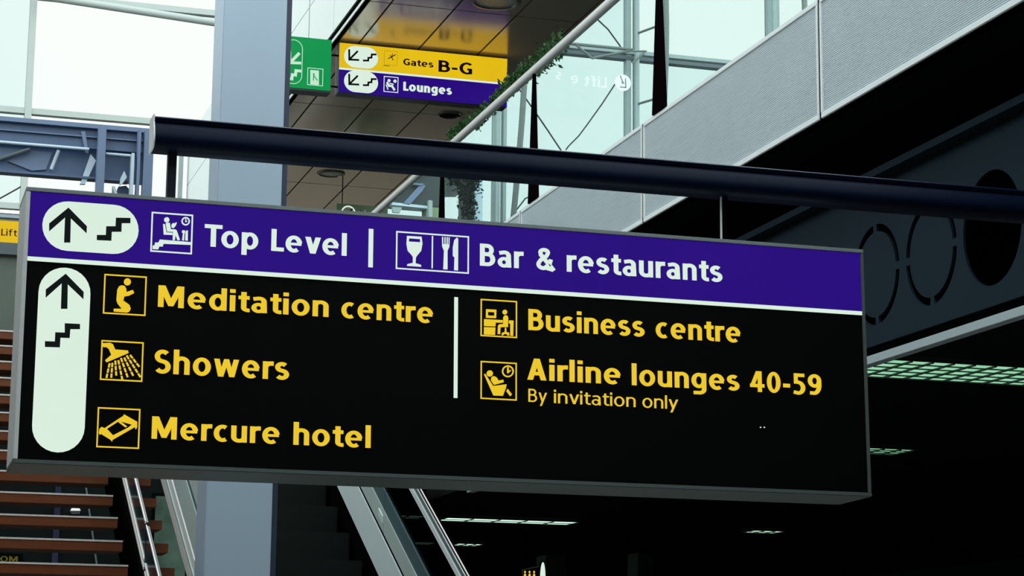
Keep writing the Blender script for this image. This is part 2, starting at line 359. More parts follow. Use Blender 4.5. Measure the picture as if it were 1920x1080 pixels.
# ------------------------------------------------------------------ glass balustrade on the walkway
bal = thing('glass_balustrade', 'glass balustrade with black tapered fins and steel handrail above corrugated fascia', 'balustrade', (4.99, 10, 5.51))
fins = [13.12 + 2.8 * k for k in range(-6, 6)]
hr = MB().tube([(4.99, fins[0] - 1, 6.585), (4.99, fins[-1] + .6, 6.585)], .036, 20).build('handrail', M['handrail'], smooth=True); local(hr, bal)
for y in fins:
    m = MB().prism([(y - .115, 5.515), (y + .115, 5.515), (y + .014, 6.56), (y - .014, 6.56)], 0, 4.975, 4.998)
    local(m.build('fin', M['fin']), bal)
for a, b in zip(fins, fins[1:]):
    local(MB().box(5.010, 5.022, a + .01, b - .01, 5.516, 6.556).build('glass_panel', M['bal_glass']), bal)

# ------------------------------------------------------------------ cellular steel beam under the walkway
cb = thing('cellular_beam', 'dark blue-grey steel beam with round web openings and pale bottom flange right of the big sign', 'beam', (5.37, 8, 3.55))
Y0, Y1 = -6.0, 19.0
holes = []
def arc_slot(cy, cz, r, a0, a1, t=.042, n=12):
    o = [];
    for i in range(n + 1): a = math.radians(a0 + (a1 - a0) * i / n); o.append((cy + (r + t / 2) * math.cos(a), cz + (r + t / 2) * math.sin(a)))
    for i in range(n + 1): a = math.radians(a1 - (a1 - a0) * i / n); o.append((cy + (r - t / 2) * math.cos(a), cz + (r - t / 2) * math.sin(a)))
    return o
loops = [[(Y0, 3.60), (Y1, 3.60), (Y1, 4.52), (Y0, 4.52)]]
cz = 3.995
for k in range(-14, 13):
    cy = 9.465 + .645 * k
    if k in (0, -1, -4, -7): loops.append(circ(cy, cz, .293, 40))
    else:
        for s in (4, 94, 184, 274): loops.append(arc_slot(cy, cz, .262, s, s + 81))
me = flat(loops, .014)
for v in me.vertices: x, y, z = v.co; v.co = (5.37 + y, x, z)
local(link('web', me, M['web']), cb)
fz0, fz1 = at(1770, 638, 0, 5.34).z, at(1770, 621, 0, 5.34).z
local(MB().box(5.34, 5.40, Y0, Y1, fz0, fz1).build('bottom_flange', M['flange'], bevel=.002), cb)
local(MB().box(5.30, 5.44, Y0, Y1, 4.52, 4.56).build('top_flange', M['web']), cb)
struct(box('wall_void_stand_in', M['void_black'], 5.9, 6.0, -6, 19, 3.72, 4.82), 'black sheet standing in for the dark void behind the beam web')  # black sheet put in where there is only unlit depth

# ------------------------------------------------------------------ ceiling lights under the lower ceiling
def ceiling_light(x0, x1, y0, y1, label, rows=5, cell=.13, lamp='lamp'):
    t = thing('ceiling_light', label, 'light', ((x0 + x1) / 2, (y0 + y1) / 2, 3.565), 'louvred lights in the dark lower ceiling')
    z = 3.545
    fr = MB(); e = .02
    fr.box(x0, x1, y0, y0 + e, z - .003, 3.568).box(x0, x1, y1 - e, y1, z - .003, 3.568).box(x0, x0 + e, y0 + e, y1 - e, z - .003, 3.568).box(x1 - e, x1, y0 + e, y1 - e, z - .003, 3.568)
    local(fr.build('frame', M['louvre']), t)
    local(MB().box(x0 + e, x1 - e, y0 + e, y1 - e, 3.548, 3.566).build('diffuser', M[lamp]), t)
    lv = MB(); n = max(3, int((x1 - x0) / cell)); 
    for i in range(1, n): x = x0 + (x1 - x0) * i / n; lv.box(x - .008, x + .008, y0 + e, y1 - e, z - .008, z + .001)
    for j in range(1, rows): y = y0 + (y1 - y0) * j / rows; lv.box(x0 + e, x1 - e, y - .006, y + .006, z - .006, z + .001)
    local(lv.build('louvre', M['louvre'], kind='stuff'), t)
    return t
ceiling_light(5.52, 7.9, 10.88, 11.55, 'long green-white louvred ceiling light right of the big sign, just under the pale flange', 5)
ceiling_light(6.2, 7.72, 14.82, 15.22, 'small green-white louvred light peeking out beside the lower right edge of the big sign', 4)
ceiling_light(6.05, 7.55, 22.3, 22.75, 'longest green-white light streak below the big sign, right of the escalator handrail', 2, .3, 'lamp_far')
ceiling_light(5.20, 5.82, 22.2, 22.6, 'short faint light streak left of the escalator handrail, upper of the two there', 2, .3, 'lamp_far')
ceiling_light(6.0, 6.95, 26.0, 26.4, 'thin light streak crossing behind the escalator handrail, lower of the two there', 2, .3, 'lamp_far')
ceiling_light(7.2, 7.55, 26.0, 26.4, 'short light streak just right of the escalator handrail near its lower end', 2, .3, 'lamp_far')
ceiling_light(9.70, 10.1, 22.6, 22.95, 'lone short bright light streak below the right half of the big sign', 2, .3, 'lamp_far')

# ------------------------------------------------------------------ bridge soffit above: polished panels, white cladding
br = struct(bpy.data.objects.new('ceiling_bridge', None)); C.objects.link(br); br.location = (5, 18, 7.65); br['label'] = 'polished brown-grey panelled underside of the upper bridge'
xs = [4.055, 4.25, 4.825, 5.40, 5.975, 6.05]; ys = [14.35 + 3.45 * k for k in range(0, 5)]
for i in range(len(xs) - 1):
    for j in range(len(ys) - 1):
        g = .008
        local(MB().box(xs[i] + g, xs[i + 1] - g, ys[j] + g, ys[j + 1] - g, 7.65, 7.668).build('panel', M['soffit'], bevel=.002), br)
local(MB().box(4.0, 6.08, 14.3, 28.2, 7.675, 7.80).build('backing_slab', M['joint']), br)
local(MB().box(4.004, 4.014, 14.3, 28.2, 7.642, 7.700).build('edge_strip', M['white_paint'], bevel=.002), br)
for j in range(6):
    a = 14.35 + 2.3 * j
    for z0, z1 in ((7.71, 8.30), (8.31, 8.95)):
        local(MB().box(3.985, 4.03, a + .006, a + 2.294, z0, z1).build('cladding_panel', M['white_paint']), br)
local(MB().box(4.05, 6.05, 14.3, 28.2, 7.81, 8.9).build('bridge_core', M['white_paint']), br)

def downlight(x, y, r, label, lens):
    t = thing('downlight', label, 'light', (x, y, 7.65), 'round downlights in the bridge soffit')
    n = 28; m = MB()
    for (ra, z) in ((r, 7.649), (r, 7.638), (r * .86, 7.634), (r * .84, 7.649)): m.v += [(x + ra * math.cos(2 * math.pi * i / n), y + ra * math.sin(2 * math.pi * i / n), z) for i in range(n)]
    for k in range(3): m.f += [(k * n + i, k * n + (i + 1) % n, (k + 1) * n + (i + 1) % n, (k + 1) * n + i) for i in range(n)]
    local(m.build('ring', M['ring'], smooth=True), t)
    d = MB(); d.v += [(x, y, 7.636)]
    for (ra, z) in ((.45, 7.638), (.83, 7.647)): d.v += [(x + r * ra * math.cos(2 * math.pi * i / n), y + r * ra * math.sin(2 * math.pi * i / n), z) for i in range(n)]
    d.f += [(0, 1 + i, 1 + (i + 1) % n) for i in range(n)] + [(1 + i, 1 + n + i, 1 + n + (i + 1) % n, 1 + (i + 1) % n) for i in range(n)]
    local(d.build('lens', lens), t)
downlight(5.09, 24.14, .165, 'round crystal downlight in the soffit just below the beam', M['lens'])
downlight(5.11, 17.45, .22, 'round crystal downlight at the top edge above the yellow sign', M['lens'])
downlight(5.72, 21.2, .13, 'dark round downlight beside the trailing ivy', M['void_black'])

# ------------------------------------------------------------------ far facade: frames, panes
fac = struct(bpy.data.objects.new('window_1', None)); C.objects.link(fac); fac.location = (6, 36, 9.6); fac['label'] = 'tall glazed curtain wall behind the hall'
FY = 36.0
mx = [-9.6, -6.6, -3.6, -.6, 2.40, 7.95, 10.55, 13.05, 15.86, 18.7, 21.6]
zt = [9.6, 11.24, 13.26, 15.4, 17.6]
for i in range(len(mx) - 1):
    for j in range(len(zt) - 1):
        mt = M['pane'] if (2.3 < mx[i] < 7) else M['pane_blue']
        if mx[i] > 12.9 and j >= 2: mt = M['pane']
        local(MB().box(mx[i] + .05, mx[i + 1] - .05, FY - .01, FY + .01, zt[j] + .04, zt[j + 1] - .04).build('pane', mt), fac)
for x in mx:
    wd = .055 if x < 8 else .045
    local(MB().box(x - wd, x + wd, FY - .10, FY + .06, 9.6, 17.6).build('mullion', M['mullion_hazed'] if x < 8 else M['mullion']), fac)
    if x > 8: local(MB().box(x + .13, x + .19, FY - .10, FY + .06, 9.6, 17.6).build('mullion', M['mullion']), fac)
for j, z in enumerate(zt):
    local(MB().box(-9.6, 7.9, FY - .08, FY + .06, z - .05, z + .05).build('transom', M['mullion_hazed']), fac)
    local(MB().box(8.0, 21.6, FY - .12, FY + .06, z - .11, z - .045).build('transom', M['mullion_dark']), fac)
    local(MB().box(8.0, 21.6, FY - .14, FY + .06, z - .01, z + .06).build('transom', M['mullion']), fac)
# bowstring trusses standing in front of the glass
for n_, (x, lab) in enumerate([(10.78, 'slender steel bow truss seen through the glass just left of the second black fin'), (13.40, 'slender steel bow truss left of the widest black fin'), (16.12, 'slender steel bow truss at the top edge right of the widest fin')]):
    t = thing('bow_truss', lab, 'truss', (x, 35.2, 9.6), 'steel bow trusses of the curtain wall')
    pts = [(x + .02 * math.sin(k / 12 * math.pi), 35.7 - .75 * math.sin(k / 12 * math.pi), 9.6 + 8 * k / 12) for k in range(13)]
    local(MB().tube(pts, .055, 8).build('bow_chord', M['truss'], smooth=True), t)
    local(MB().tube([(x - .26, 35.72, 9.6), (x - .26, 35.72, 17.6)], .05, 8).build('post', M['mullion']), t)
    for k in (2, 4, 6, 8, 10):
        local(MB().tube([(x - .26, 35.72, pts[k][2]), pts[k]], .022, 6).build('strut', M['truss']), t)
t = thing('wind_truss', 'horizontal steel truss with zigzag web seen between handrail and mullion', 'truss', (11.5, 35.4, 13.4))
A = at(1052, 80, 1, 35.5); B = at(1186, 93, 1, 35.5); Cc = at(1216, 97, 1, 35.5)
A0 = at(1000, 75, 1, 35.5)
local(MB().tube([A0, B], .03, 8).build('chord', M['truss']), t)
zg = [at(1080, 84, 1, 35.5), at(1110, 109, 1, 35.5), at(1182, 95, 1, 35.5)]
local(MB().tube(zg[:2], .024, 8).build('web_member', M['truss']), t); local(MB().tube(zg[1:], .024, 8).build('web_member', M['truss']), t)
local(MB().tube([at(1186, 96, 1, 35.4), at(1212, 96, 1, 35.4)], .018, 8).build('web_member', M['truss']), t)
local(MB().tube([at(1186, 118, 1, 35.4), at(1208, 99, 1, 35.4)], .022, 8).build('web_member', M['truss']), t)
# bracing cables
for lab, pts in (('thin bracing cable running from the round white disc down behind the beam', [(1153, 158), (1128, 196), (1100, 235), (1085, 255), (1066, 274), (1061, 281)]),
                 ('thin bracing cable slanting down right behind the leftmost tall fin', [(974, 168), (1000, 205), (1022, 237), (1044, 270), (1052, 282)]),
                 ('short bracing cable slanting between handrail and horizontal truss', [(1108, 25), (1140, 55), (1164, 88)]),
                 ('pale thin cable slanting across the window left of the column', [(352, 350), (372, 322), (404, 280), (420, 255)]),
                 ('thin cable slanting at the left edge above the big sign', [(-20, 388), (0, 372), (36, 352), (46, 344)]),
                 ('thin cable curving up beside the corrugated fascia', [(945, 425), (965, 398), (985, 372), (1000, 366)])):
    o = MB().tube([at(x, y, 1, 35.985 - .035 * (len(lab) % 3)) for x, y in pts], .014 if 'pale' not in lab else .009, 6).build('bracing_cable', M['cable'] if 'pale' not in lab else M['mullion'], smooth=True)
    tag(o, lab, 'cable', 'bracing cables of the curtain wall')
# sloping roof-edge transom crossing the left window
a, b = at(60, -10, 1, 35.6), at(445, 49, 1, 35.6)
tag(MB().tube([a, b], .065, 10).build('glazing_bar', M['mullion_hazed'], smooth=True), 'pale sloping glazing bar crossing the top left window', 'bar')

# glowing disc and mirrored letters stand in for a sign's reflection in the glass
t = thing('sign_reflection', 'painted reflection of a round lit sign with mirrored arrow and letters on the glass', 'glass_reflection', tuple(at(1168, 155, 1, 35.96)))
def on_y(me, Y): 
    for v in me.vertices: v.co.y += Y
    return me
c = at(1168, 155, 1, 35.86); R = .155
local(MB().tube([(c.x, 35.86, c.z), (c.x, 35.99, c.z)], .03, 8).build('added_mount', M['mullion']), t)
local(link('disc', on_y(flat([circ(c.x, c.z, R, 36)], .008), 35.86), mat('reflected_disc', (.93, 1.0, .92, 1), .5, emit=1.15)), t)
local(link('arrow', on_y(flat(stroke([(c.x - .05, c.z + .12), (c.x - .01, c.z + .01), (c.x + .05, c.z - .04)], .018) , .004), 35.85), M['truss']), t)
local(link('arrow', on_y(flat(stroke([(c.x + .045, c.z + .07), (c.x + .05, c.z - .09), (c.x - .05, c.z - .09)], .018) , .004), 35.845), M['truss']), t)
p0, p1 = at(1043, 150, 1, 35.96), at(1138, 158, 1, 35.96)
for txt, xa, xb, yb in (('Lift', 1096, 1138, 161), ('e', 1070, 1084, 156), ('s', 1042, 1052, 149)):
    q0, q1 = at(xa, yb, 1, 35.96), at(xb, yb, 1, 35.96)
    local(link('lettering', on_y(lettering(txt, q0.x, q1.x, q0.z, .2, .004, .2, True), 35.96), mat('reflected_letter', (.90, 1.0, .95, 1), .5, emit=1.1)), t)

# ------------------------------------------------------------------ left: footbridge seen through the window
fb = thing('footbridge', 'steel footbridge tinted dark blue for haze, with struts crossing behind the left end of the beam', 'footbridge', (1, 24, 7.3))
def pl(pts, Y, th, name, m, parent):   # plate from picture outline, real thickness, at depth Y
    q = [at(x, y, 1, Y) for x, y in pts]
    return local(link(name, on_y(flat([[(p.x, p.z) for p in q]], th), Y), m), parent)
x0 = -4.0; q = at(285, 250, 1, 24.0); xr = q.x
local(MB().box(x0, xr, 24.0, 24.08, 7.68, 7.93).build('deck_girder', M['footbridge']), fb)
local(MB().box(x0, xr, 23.93, 24.0, 7.90, 7.95).build('girder_lip', M['footbridge2']), fb)
local(MB().box(x0, xr, 23.96, 24.0, 7.80, 7.812).build('girder_rib', M['footbridge2']), fb)
local(MB().box(x0, xr, 24.14, 24.18, 7.345, 7.70).build('rear_panel', M['footbridge']), fb)
local(MB().box(x0, at(240, 345, 1, 24).x, 23.98, 24.14, 7.330, 7.352).build('bottom_plate', M['footbridge']), fb)
local(MB().tube([(x0, 23.9, 7.655), (at(165, 285, 1, 24).x, 23.9, 7.645)], .018, 10).build('rail', M['footbridge3'], smooth=True), fb)
local(MB().tube([(at(197, 290, 1, 24).x, 23.9, 7.61), (at(250, 294, 1, 24).x, 23.9, 7.61)], .016, 10).build('rail', M['footbridge3'], smooth=True), fb)
local(MB().tube([at(-5, 300, 1, 24.05), at(56, 280, 1, 24.05)], .022, 8).build('strut', M['mullion_dark']), fb)
local(MB().tube([at(96, 318, 1, 24.05), at(110, 282, 1, 24.05)], .02, 8).build('strut', M['footbridge3']), fb)
pl([(14, 302), (56, 282), (98, 286), (86, 318), (60, 320)], 24.11, .02, 'web_plate', M['footbridge2'], fb)
pl([(0, 277), (50, 280), (0, 300)], 24.11, .02, 'web_plate', M['footbridge2'], fb)
pl([(170, 289), (180, 301), (160, 345), (150, 345)], 24.0, .05, 'bracket', M['footbridge3'], fb)
pl([(152, 246), (160, 246), (166, 287), (160, 287)], 23.95, .04, 'bracket', M['footbridge2'], fb)
for (a, b, m_) in ((181, 196, 'footbridge2'), (268, 286, 'footbridge2'), (245, 251, 'footbridge3'), (256, 262, 'footbridge2')):
    p, r = at(a, 330, 1, 23.8), at(b, 330, 1, 23.8)
    local(MB().box(p.x, r.x, 23.8, 23.92, 5.0, 7.62 if m_ == 'footbridge3' else 7.9).build('post', M[m_], bevel=.004), fb)
pl([(222, 350), (236, 348), (246, 358), (240, 372), (215, 370)], 24.1, .1, 'bearing', M['footbridge'], fb)
pl([(226, 334), (233, 320), (238, 332), (230, 344), (224, 348)], 23.9, .03, 'gusset', M['footbridge3'], fb)
# things between sign hanger and column
q0, q1 = at(336, 330, 1, 28), at(343, 330, 1, 28)
tag(box('window_post', M['mullion'], q0.x, q1.x, 28, 28.1, 0, 8.9), 'pale slim post just right of the left sign hanger', 'post')

# dark teal gallery seen through the glass between handrail and fins
gal = thing('gallery_box', 'dark teal gallery with bright window band seen through glass below the beam', 'gallery', (9, 35.6, 9.6))
def gp(pts, Y, th, name, m): return pl(pts, Y, th, name, m, gal)
gp([(640, 420), (640, 388), (790, 290), (884, 296), (884, 322), (868, 345), (868, 358), (833, 358), (833, 388), (738, 380), (700, 384), (660, 430)], 35.4, .5, 'soffit', M['teal'])
gp([(735, 379), (802, 386), (802, 391), (735, 384)], 35.3, .2, 'rail', M['footbridge3'])
gp([(755, 382), (790, 344), (798, 348), (792, 358), (768, 384)], 35.3, .05, 'glare_panel', M['footbridge2'])
gp([(774, 343), (795, 344), (790, 348), (774, 346)], 35.28, .05, 'glare_panel', M['footbridge2'])
gp([(735, 388), (754, 389), (750, 399), (737, 398)], 35.3, .05, 'shade', M['mullion'])
gp([(799, 388), (828, 390), (828, 440), (799, 440)], 35.4, .3, 'green_panel', M['sign_green_dim'])
gp([(804, 375), (811, 376), (811, 440), (804, 440)], 35.2, .1, 'post', M['mullion'])
gp([(868, 340), (890, 322), (890, 440), (868, 440)], 35.4, .3, 'dark_panel', M['teal'])
gp([(889, 320), (905, 322), (905, 440), (889, 440)], 35.5, .2, 'blue_pane', mat('pale_blue_post', (.42, .58, .66, 1), .5))

# ------------------------------------------------------------------ plants
def leaf_cloud(m, centre, spread, n, size):
    for _ in range(n):
        p = Vector((centre[0] + random.gauss(0, spread[0]), centre[1] + random.gauss(0, spread[1]), centre[2] + random.gauss(0, spread[2])))
        d = Vector((random.uniform(-1, 1), random.uniform(-1, 1), random.uniform(-1, 1))).normalized()
        u = d.cross(Vector((random.random(), random.random(), random.random() + .1))).normalized(); s = size * random.uniform(.6, 1.3)
        k = len(m.v); nn = d.cross(u) * s * .15
        m.v += [tuple(p - d * s), tuple(p - u * s * .42 + nn), tuple(p + d * s), tuple(p + u * s * .42 + nn)]
        m.f += [(k, k + 1, k + 2), (k, k + 2, k + 3)]
iv = thing('trailing_ivy', 'green ivy trailing along the far side of the steel handrail', 'plant', (5.05, 16.5, 6.6))
m = MB(); s = MB()
y = 15.55; path = []
while y < 18.9:
    z = 6.70 + .025 * math.sin(y * 3.1); path.append((5.09, y, z))
    amp = .065 if not 15.5 < y < 16.3 else .11
    leaf_cloud(m, (5.09, y, z + .02), (.025, .05, amp * .42), 40, .028)
    if random.random() < .55: leaf_cloud(m, (5.09, y, z + amp + .02), (.015, .03, .03), 7, .024)
    y += .07
s.tube(path, .008, 6)
local(m.build('foliage', M['leaf'], kind='stuff'), iv); local(s.build('stem', M['stem']), iv)
sh = thing('dark_shrub', 'dark leafy shrub behind the glass under the beam', 'plant', tuple(at(872, 405, 1, 24.0)))
m = MB()
for (x, y) in ((868, 338), (880, 336), (874, 350), (884, 346), (876, 372), (880, 388), (878, 402), (862, 332), (850, 330)):
    c = at(x, y, 1, 24.0); leaf_cloud(m, c, (.05, .05, .06), 130, .03)
local(m.build('foliage', M['leaf_dark'], kind='stuff'), sh)
c0, c1 = at(880, 425, 1, 24.0), at(874, 336, 1, 24.0)
local(MB().tube([(c0.x, 24, 5.52), c0, c1], .02, 6).build('stem', M['stem']), sh)

# ------------------------------------------------------------------ column
col = thing('column', 'blue-grey clad column rising behind the big sign', 'column', (2.05, 12.2, 0))
local(MB().box(1.875, 2.245, 12.0, 12.34, 0, 13).build('cladding', M['column'], bevel=.004), col)
local(MB().box(2.245, 2.278, 12.02, 12.32, 0, 13).build('edge_channel', M['column_edge']), col)

# ------------------------------------------------------------------ stairs
T = .17 / .3225
st = thing('staircase', 'open-riser staircase with brown wooden treads and worn metal nosings at the left', 'staircase', (0.2, 13.4, 0))
for i in range(-13, 13):
    z = 2.431 + .17 * i; y = 13.47 + .3225 * i
    tr = local(MB().box(-2.4, 1.64, y, y + .30, z - .062, z - .004).build('tread', M['wood'], bevel=.002), st)
    ns = MB().box(-2.4, 1.64, y - .006, y + .03, z - .0035, z + .0075).build('nosing', M['nosing']); ns.parent = tr
    ns.matrix_parent_inverse = Matrix.Translation(-Vector(st.location)); ns.parent = tr; ns.matrix_parent_inverse = Matrix()
    if y > 12.4: tr2 = local(MB().box(1.80, 1.925, y, y + .30, z - .062, z - .004).build('tread', M['wood']), st)
def incline(x0, x1, ya, yb, h0, h1):      # a strip following the stair slope between heights h0 and h1 above the nosing line
    f = lambda y: 2.431 + T * (y - 13.4)
    m = MB(); m.v = [(x, y, f(y) + h) for x in (x0, x1) for (y, h) in ((ya, h0), (yb, h0), (yb, h1), (ya, h1))]
    m.f = [(0, 1, 2, 3), (7, 6, 5, 4), (0, 4, 5, 1), (1, 5, 6, 2), (2, 6, 7, 3), (3, 7, 4, 0)]
    return m
YT = 18.2; YB = 9.4
local(incline(1.70, 1.76, YB, YT, -.45, -.02).build('stringer', M['joint']), st)
for (a, b) in ((13.10, 15.1), (11.0, 13.05), (15.15, 17.2)):
    local(incline(1.690, 1.705, a, b, .115, .40).build('side_panel', M['panel_blue']), st)
    local(incline(1.684, 1.690, a, b, .118, .134).build('edge_trim', M['nosing']), st)
    local(incline(1.684, 1.690, a, b, .165, .182).build('edge_trim', M['nosing']), st)
    local(incline(1.684, 1.690, a, b, .392, .408).build('edge_trim', M['nosing']), st)
tag(box('steel_post', M['joint'], 1.985, 2.05, 16.4, 16.5, 0, 4.3), 'slim black post between the stair panels and the white escalator skirt', 'post')

# glimpses through the open risers
t = thing('lit_poster', 'pale green lit panel glimpsed between narrow treads beside the escalator', 'panel', tuple(at(320, 1070, 1, 19.94)))
a, b = at(293, 930, 1, 19.94), at(345, 1120, 1, 19.94)
local(MB().box(a.x, b.x, 19.94, 19.97, b.z, a.z).build('face', mat('dim_green_lit_panel', (.062, .115, .088, 1), .5, emit=.6, noise=.9, scale=5)), t)
local(MB().box(a.x - .03, b.x + .03, 19.972, 20.0, b.z - .03, a.z + .03).build('housing', M['void_black']), t)
t = thing('wall_lamp', 'small white wall lamp glimpsed between two treads', 'lamp', tuple(at(142, 956, 1, 19.94)))
q = [at(x, y, 1, 19.94) for x, y in ((136, 951), (148, 951), (151, 957), (133, 957))]
local(link('lit_diffuser', on_y(flat([[(p.x, p.z) for p in q]], .06), 19.94), mat('lamp_white', (.9, .95, .92, 1), emit=1.0)), t)
q = [at(x, y, 1, 19.93) for x, y in ((133, 957.5), (151, 957.5), (149, 964), (134, 964))]
local(link('housing', on_y(flat([[(p.x, p.z) for p in q]], .06), 19.93), M['sign_back']), t)
t = thing('lobby_sign', 'dim sign with yellow letters glimpsed between the lowest treads at the left edge', 'sign', tuple(at(10, 1048, 1, 19.935)))
a, b = at(-30, 1036, 1, 19.935), at(42, 1057, 1, 19.935)
local(MB().box(a.x, b.x, 19.94, 20.0, b.z, a.z).build('face', M['void_black']), t)
q0, q1 = at(0, 1053, 1, 19.935), at(33, 1053, 1, 19.935)
local(link('lettering', on_y(lettering('OM', q0.x, q1.x, q0.z, .05, .003, .2), 19.935), mat('dim_yellow_letters', (.10, .095, .015, 1), emit=.8)), t)
a, b = at(160, 905, 1, 19.97), at(184, 1078, 1, 19.97)
tag(MB().tube([a, b, (b.x + .25, 19.97, 0)], .009, 6).build('hanging_pole', M['mullion']), 'thin grey pole glimpsed between the treads', 'pole')
a, b = at(101, 1075, 1, 19.95), at(105, 905, 1, 19.95)
tag(box('door_frame', mat('glowing_blue_frame', (.03, .035, .075, 1), .5, emit=.5), a.x - .02, a.x + .03, 19.95, 20.0, 0, b.z), 'dim blue upright glimpsed between the treads', 'frame')  # upright is no lamp, its dim light is put in as emission

# landing, lift sign and frames at the left edge
struct(box('wall_landing', M['landing'], -3, 1.62, 18.0, 18.12, 4.55, at(30, 480, 1, 18.0).z), 'green-grey landing wall above the stairs')
q = at(30, 458, 1, 18.0)
struct(box('trim_2', M['mullion_dark'], -3, 1.62, 17.95, 18.1, at(30, 480, 1, 18.0).z, q.z), 'dark band above the landing wall')
ls = thing('lift_sign', 'yellow Lift sign cut off by the left frame edge beside the big sign', 'sign', tuple(at(20, 455, 1, 20.0)))
a, b = at(-70, 414, 1, 20.0), at(60, 456, 1, 20.0)
local(MB().box(a.x, b.x, 20.01, 20.12, at(20, 456, 1, 20.0).z, at(20, 414, 1, 20).z).build('housing', M['sign_yellow'], bevel=.004), ls)
q0, q1 = at(2, 441, 1, 20.0), at(32, 443, 1, 20.0)
local(link('lettering', on_y(lettering('Lift', q0.x, q1.x, q0.z, .062, .003, .17), 20.008), M['glyph_brown']), ls)
q = at(20, 400, 1, 24); q2 = at(20, 409, 1, 24)
tag(box('steel_bar', M['mullion_dark'], -4, 1.7, 24.4, 24.5, q2.z, q.z), 'dark horizontal bar just above the yellow Lift sign', 'bar')
q = at(20, 388, 1, 24); q2 = at(20, 394, 1, 24)
tag(box('steel_bar', M['footbridge3'], -4, 1.7, 24.4, 24.5, q2.z, q.z), 'pale horizontal bar, upper of the two above the Lift sign', 'bar')

# ------------------------------------------------------------------ escalator
es = thing('escalator', 'steel escalator with pale blue-grey side panels and chrome handrails below the big sign', 'escalator', (2.6, 13.4, 0))
def es_strip(x0, x1, h0, h1, name, m, a=12.55, b=18.2, par=None):
    return local(incline(x0, x1, a, b, h0, h1).build(name, m), par or es)
# left balustrade (outer skirt faces the stairs)
es_strip(1.935, 1.96, .125, .205, 'skirt_rail', M['bright_rail']); es_strip(1.930, 1.96, .225, .262, 'skirt_rail', M['esc_mid']); es_strip(1.935, 1.96, .268, .345, 'skirt_rail', M['bright_rail'])
es_strip(1.94, 1.97, .355, .600, 'cladding_panel', M['esc_mid'])
es_strip(1.945, 1.97, .600, .650, 'groove', M['esc_dark']); es_strip(1.94, 1.97, .655, .86, 'cladding_panel', M['esc_mid']); es_strip(1.945, 1.97, .865, .95, 'cladding_panel', M['esc_dark'])
# steps
for i in range(-9, 13):
    z = 2.50 + .2 * i; y = 13.4 + .2 / T * i
    local(MB().box(2.34, 3.09, y, y + .37, z - .20, z).build('step', M['esc_step'], bevel=.006), es)
# right balustrade: inner face
X = 3.12
for a, b in ((12.615, 18.2), (9.2, 12.60)):
    es_strip(X, X + .03, -.35, .125, 'skirt_edge', M['joint'], a, b)
for a, b in ((9.2, 18.2),):
    es_strip(X, X + .03, .13, .400, 'decking', M['esc_light'], a, b)
    es_strip(X + .008, X + .03, .400, .435, 'groove', M['joint'], a, b)
for a, b in ((12.985, 18.2), (9.2, 12.975)):
    es_strip(X, X + .03, .435, .572, 'inner_panel', M['esc_mid'], a, b)
    es_strip(X + .004, X + .03, .575, .69, 'outer_panel', M['esc_dark'], a, b)
es_strip(X + .010, X + .020, .70, .98, 'glass', glass('dark_escalator_glass', (.16, .20, .20, 1), .02), 9.2, 18.2)
es_strip(X - .004, X + .006, .985, 1.022, 'handrail_guide', M['fascia_trim'], 9.2, 18.2)
es_strip(X + .004, X + .010, 1.022, 1.062, 'handrail_guide', M['esc_dark'], 9.2, 18.2)
es_strip(X - .006, X - .001, 1.068, 1.076, 'handrail_guide', M['bright_rail'], 9.2, 18.2)
es_strip(X + .000, X + .012, 1.066, 1.108, 'handrail', M['fin'], 9.2, 18.2)
es_strip(X - .006, X - .001, 1.098, 1.106, 'handrail_guide', M['bright_rail'], 9.2, 18.2)
q = incline(X - .006, X + .002, 12.99, 13.10, .49, .535); local(q.build('comb_light', mat('small_white_plate', (.8, .9, .88, 1), .3)), es)

# ------------------------------------------------------------------ dark lobby: columns and small sign
for k, (xa, xb, y_, Y, lab) in enumerate(((1024, 1062, 1040, 25.5, 'faint dark green column right of the small lit sign'), (1196, 1226, 960, 27.0, 'faint dark green column below the middle of the big sign'))):
    a, b = at(xa, 1060, 1, Y), at(xb, 1060, 1, Y); top = 3.57 if k else at(xa, y_, 1, Y).z
    t = thing('lobby_column', lab, 'column', ((a.x + b.x) / 2, Y + .2, 0))
    local(MB().box(a.x, b.x, Y, Y + .4, 0, top).build('shaft', mat('dark_green_column', (.05, .085, .065, 1), .5, noise=.3), bevel=.01), t)
    local(MB().box(a.x - .02, b.x + .02, Y - .02, Y + .42, 0, .15).build('plinth', M['sign_back']), t)
t = thing('small_lit_sign', 'small black lit sign with yellow pictograms and white oval at the bottom edge', 'sign', tuple(at(1000, 1090, 1, 24)))
q = [at(x, y, 1, 24.0) for x, y in ((979, 1066), (1011, 1060), (1012, 1120), (979, 1120))]
local(link('housing', on_y(flat([[(p.x, p.z) for p in q]], .08), 24.01), M['void_black']), t)
q = [at(x, y, 1, 24.0) for x, y in ((979, 1067.5), (1010.5, 1061.5), (1010.5, 1063), (980.5, 1069), (980.5, 1120), (979, 1120))]
local(link('box_outline', on_y(flat([[(p.x, p.z) for p in q]], .004), 24.0), M['nosing']), t)
for x in (984.5, 993, 1001.5):
    lps = []
    for (dx, y, r) in ((0, 1072.5, 1.7), (0, 1078.5, 2.2)):
        p = at(x + dx, y, 1, 24.0); lps.append(circ(p.x, p.z, r * .0062, 10, r * .0085))
    local(link('pictogram', on_y(flat(lps, .004), 24.0), M['yellow_lit']), t)
p = at(1017.5, 1086, 1, 24.0)
local(link('oval', on_y(flat([circ(p.x, p.z, .031, 24, .195)], .012), 23.99), M['white_lit']), t)
local(link('housing', on_y(flat([circ(p.x, p.z, .04, 24, .21)], .06), 24.005), M['void_black']), t)
local(MB().box(p.x - .2, p.x - .17, 24.03, 24.06, 3.2, 3.57).build('hanger', M['joint']), t)

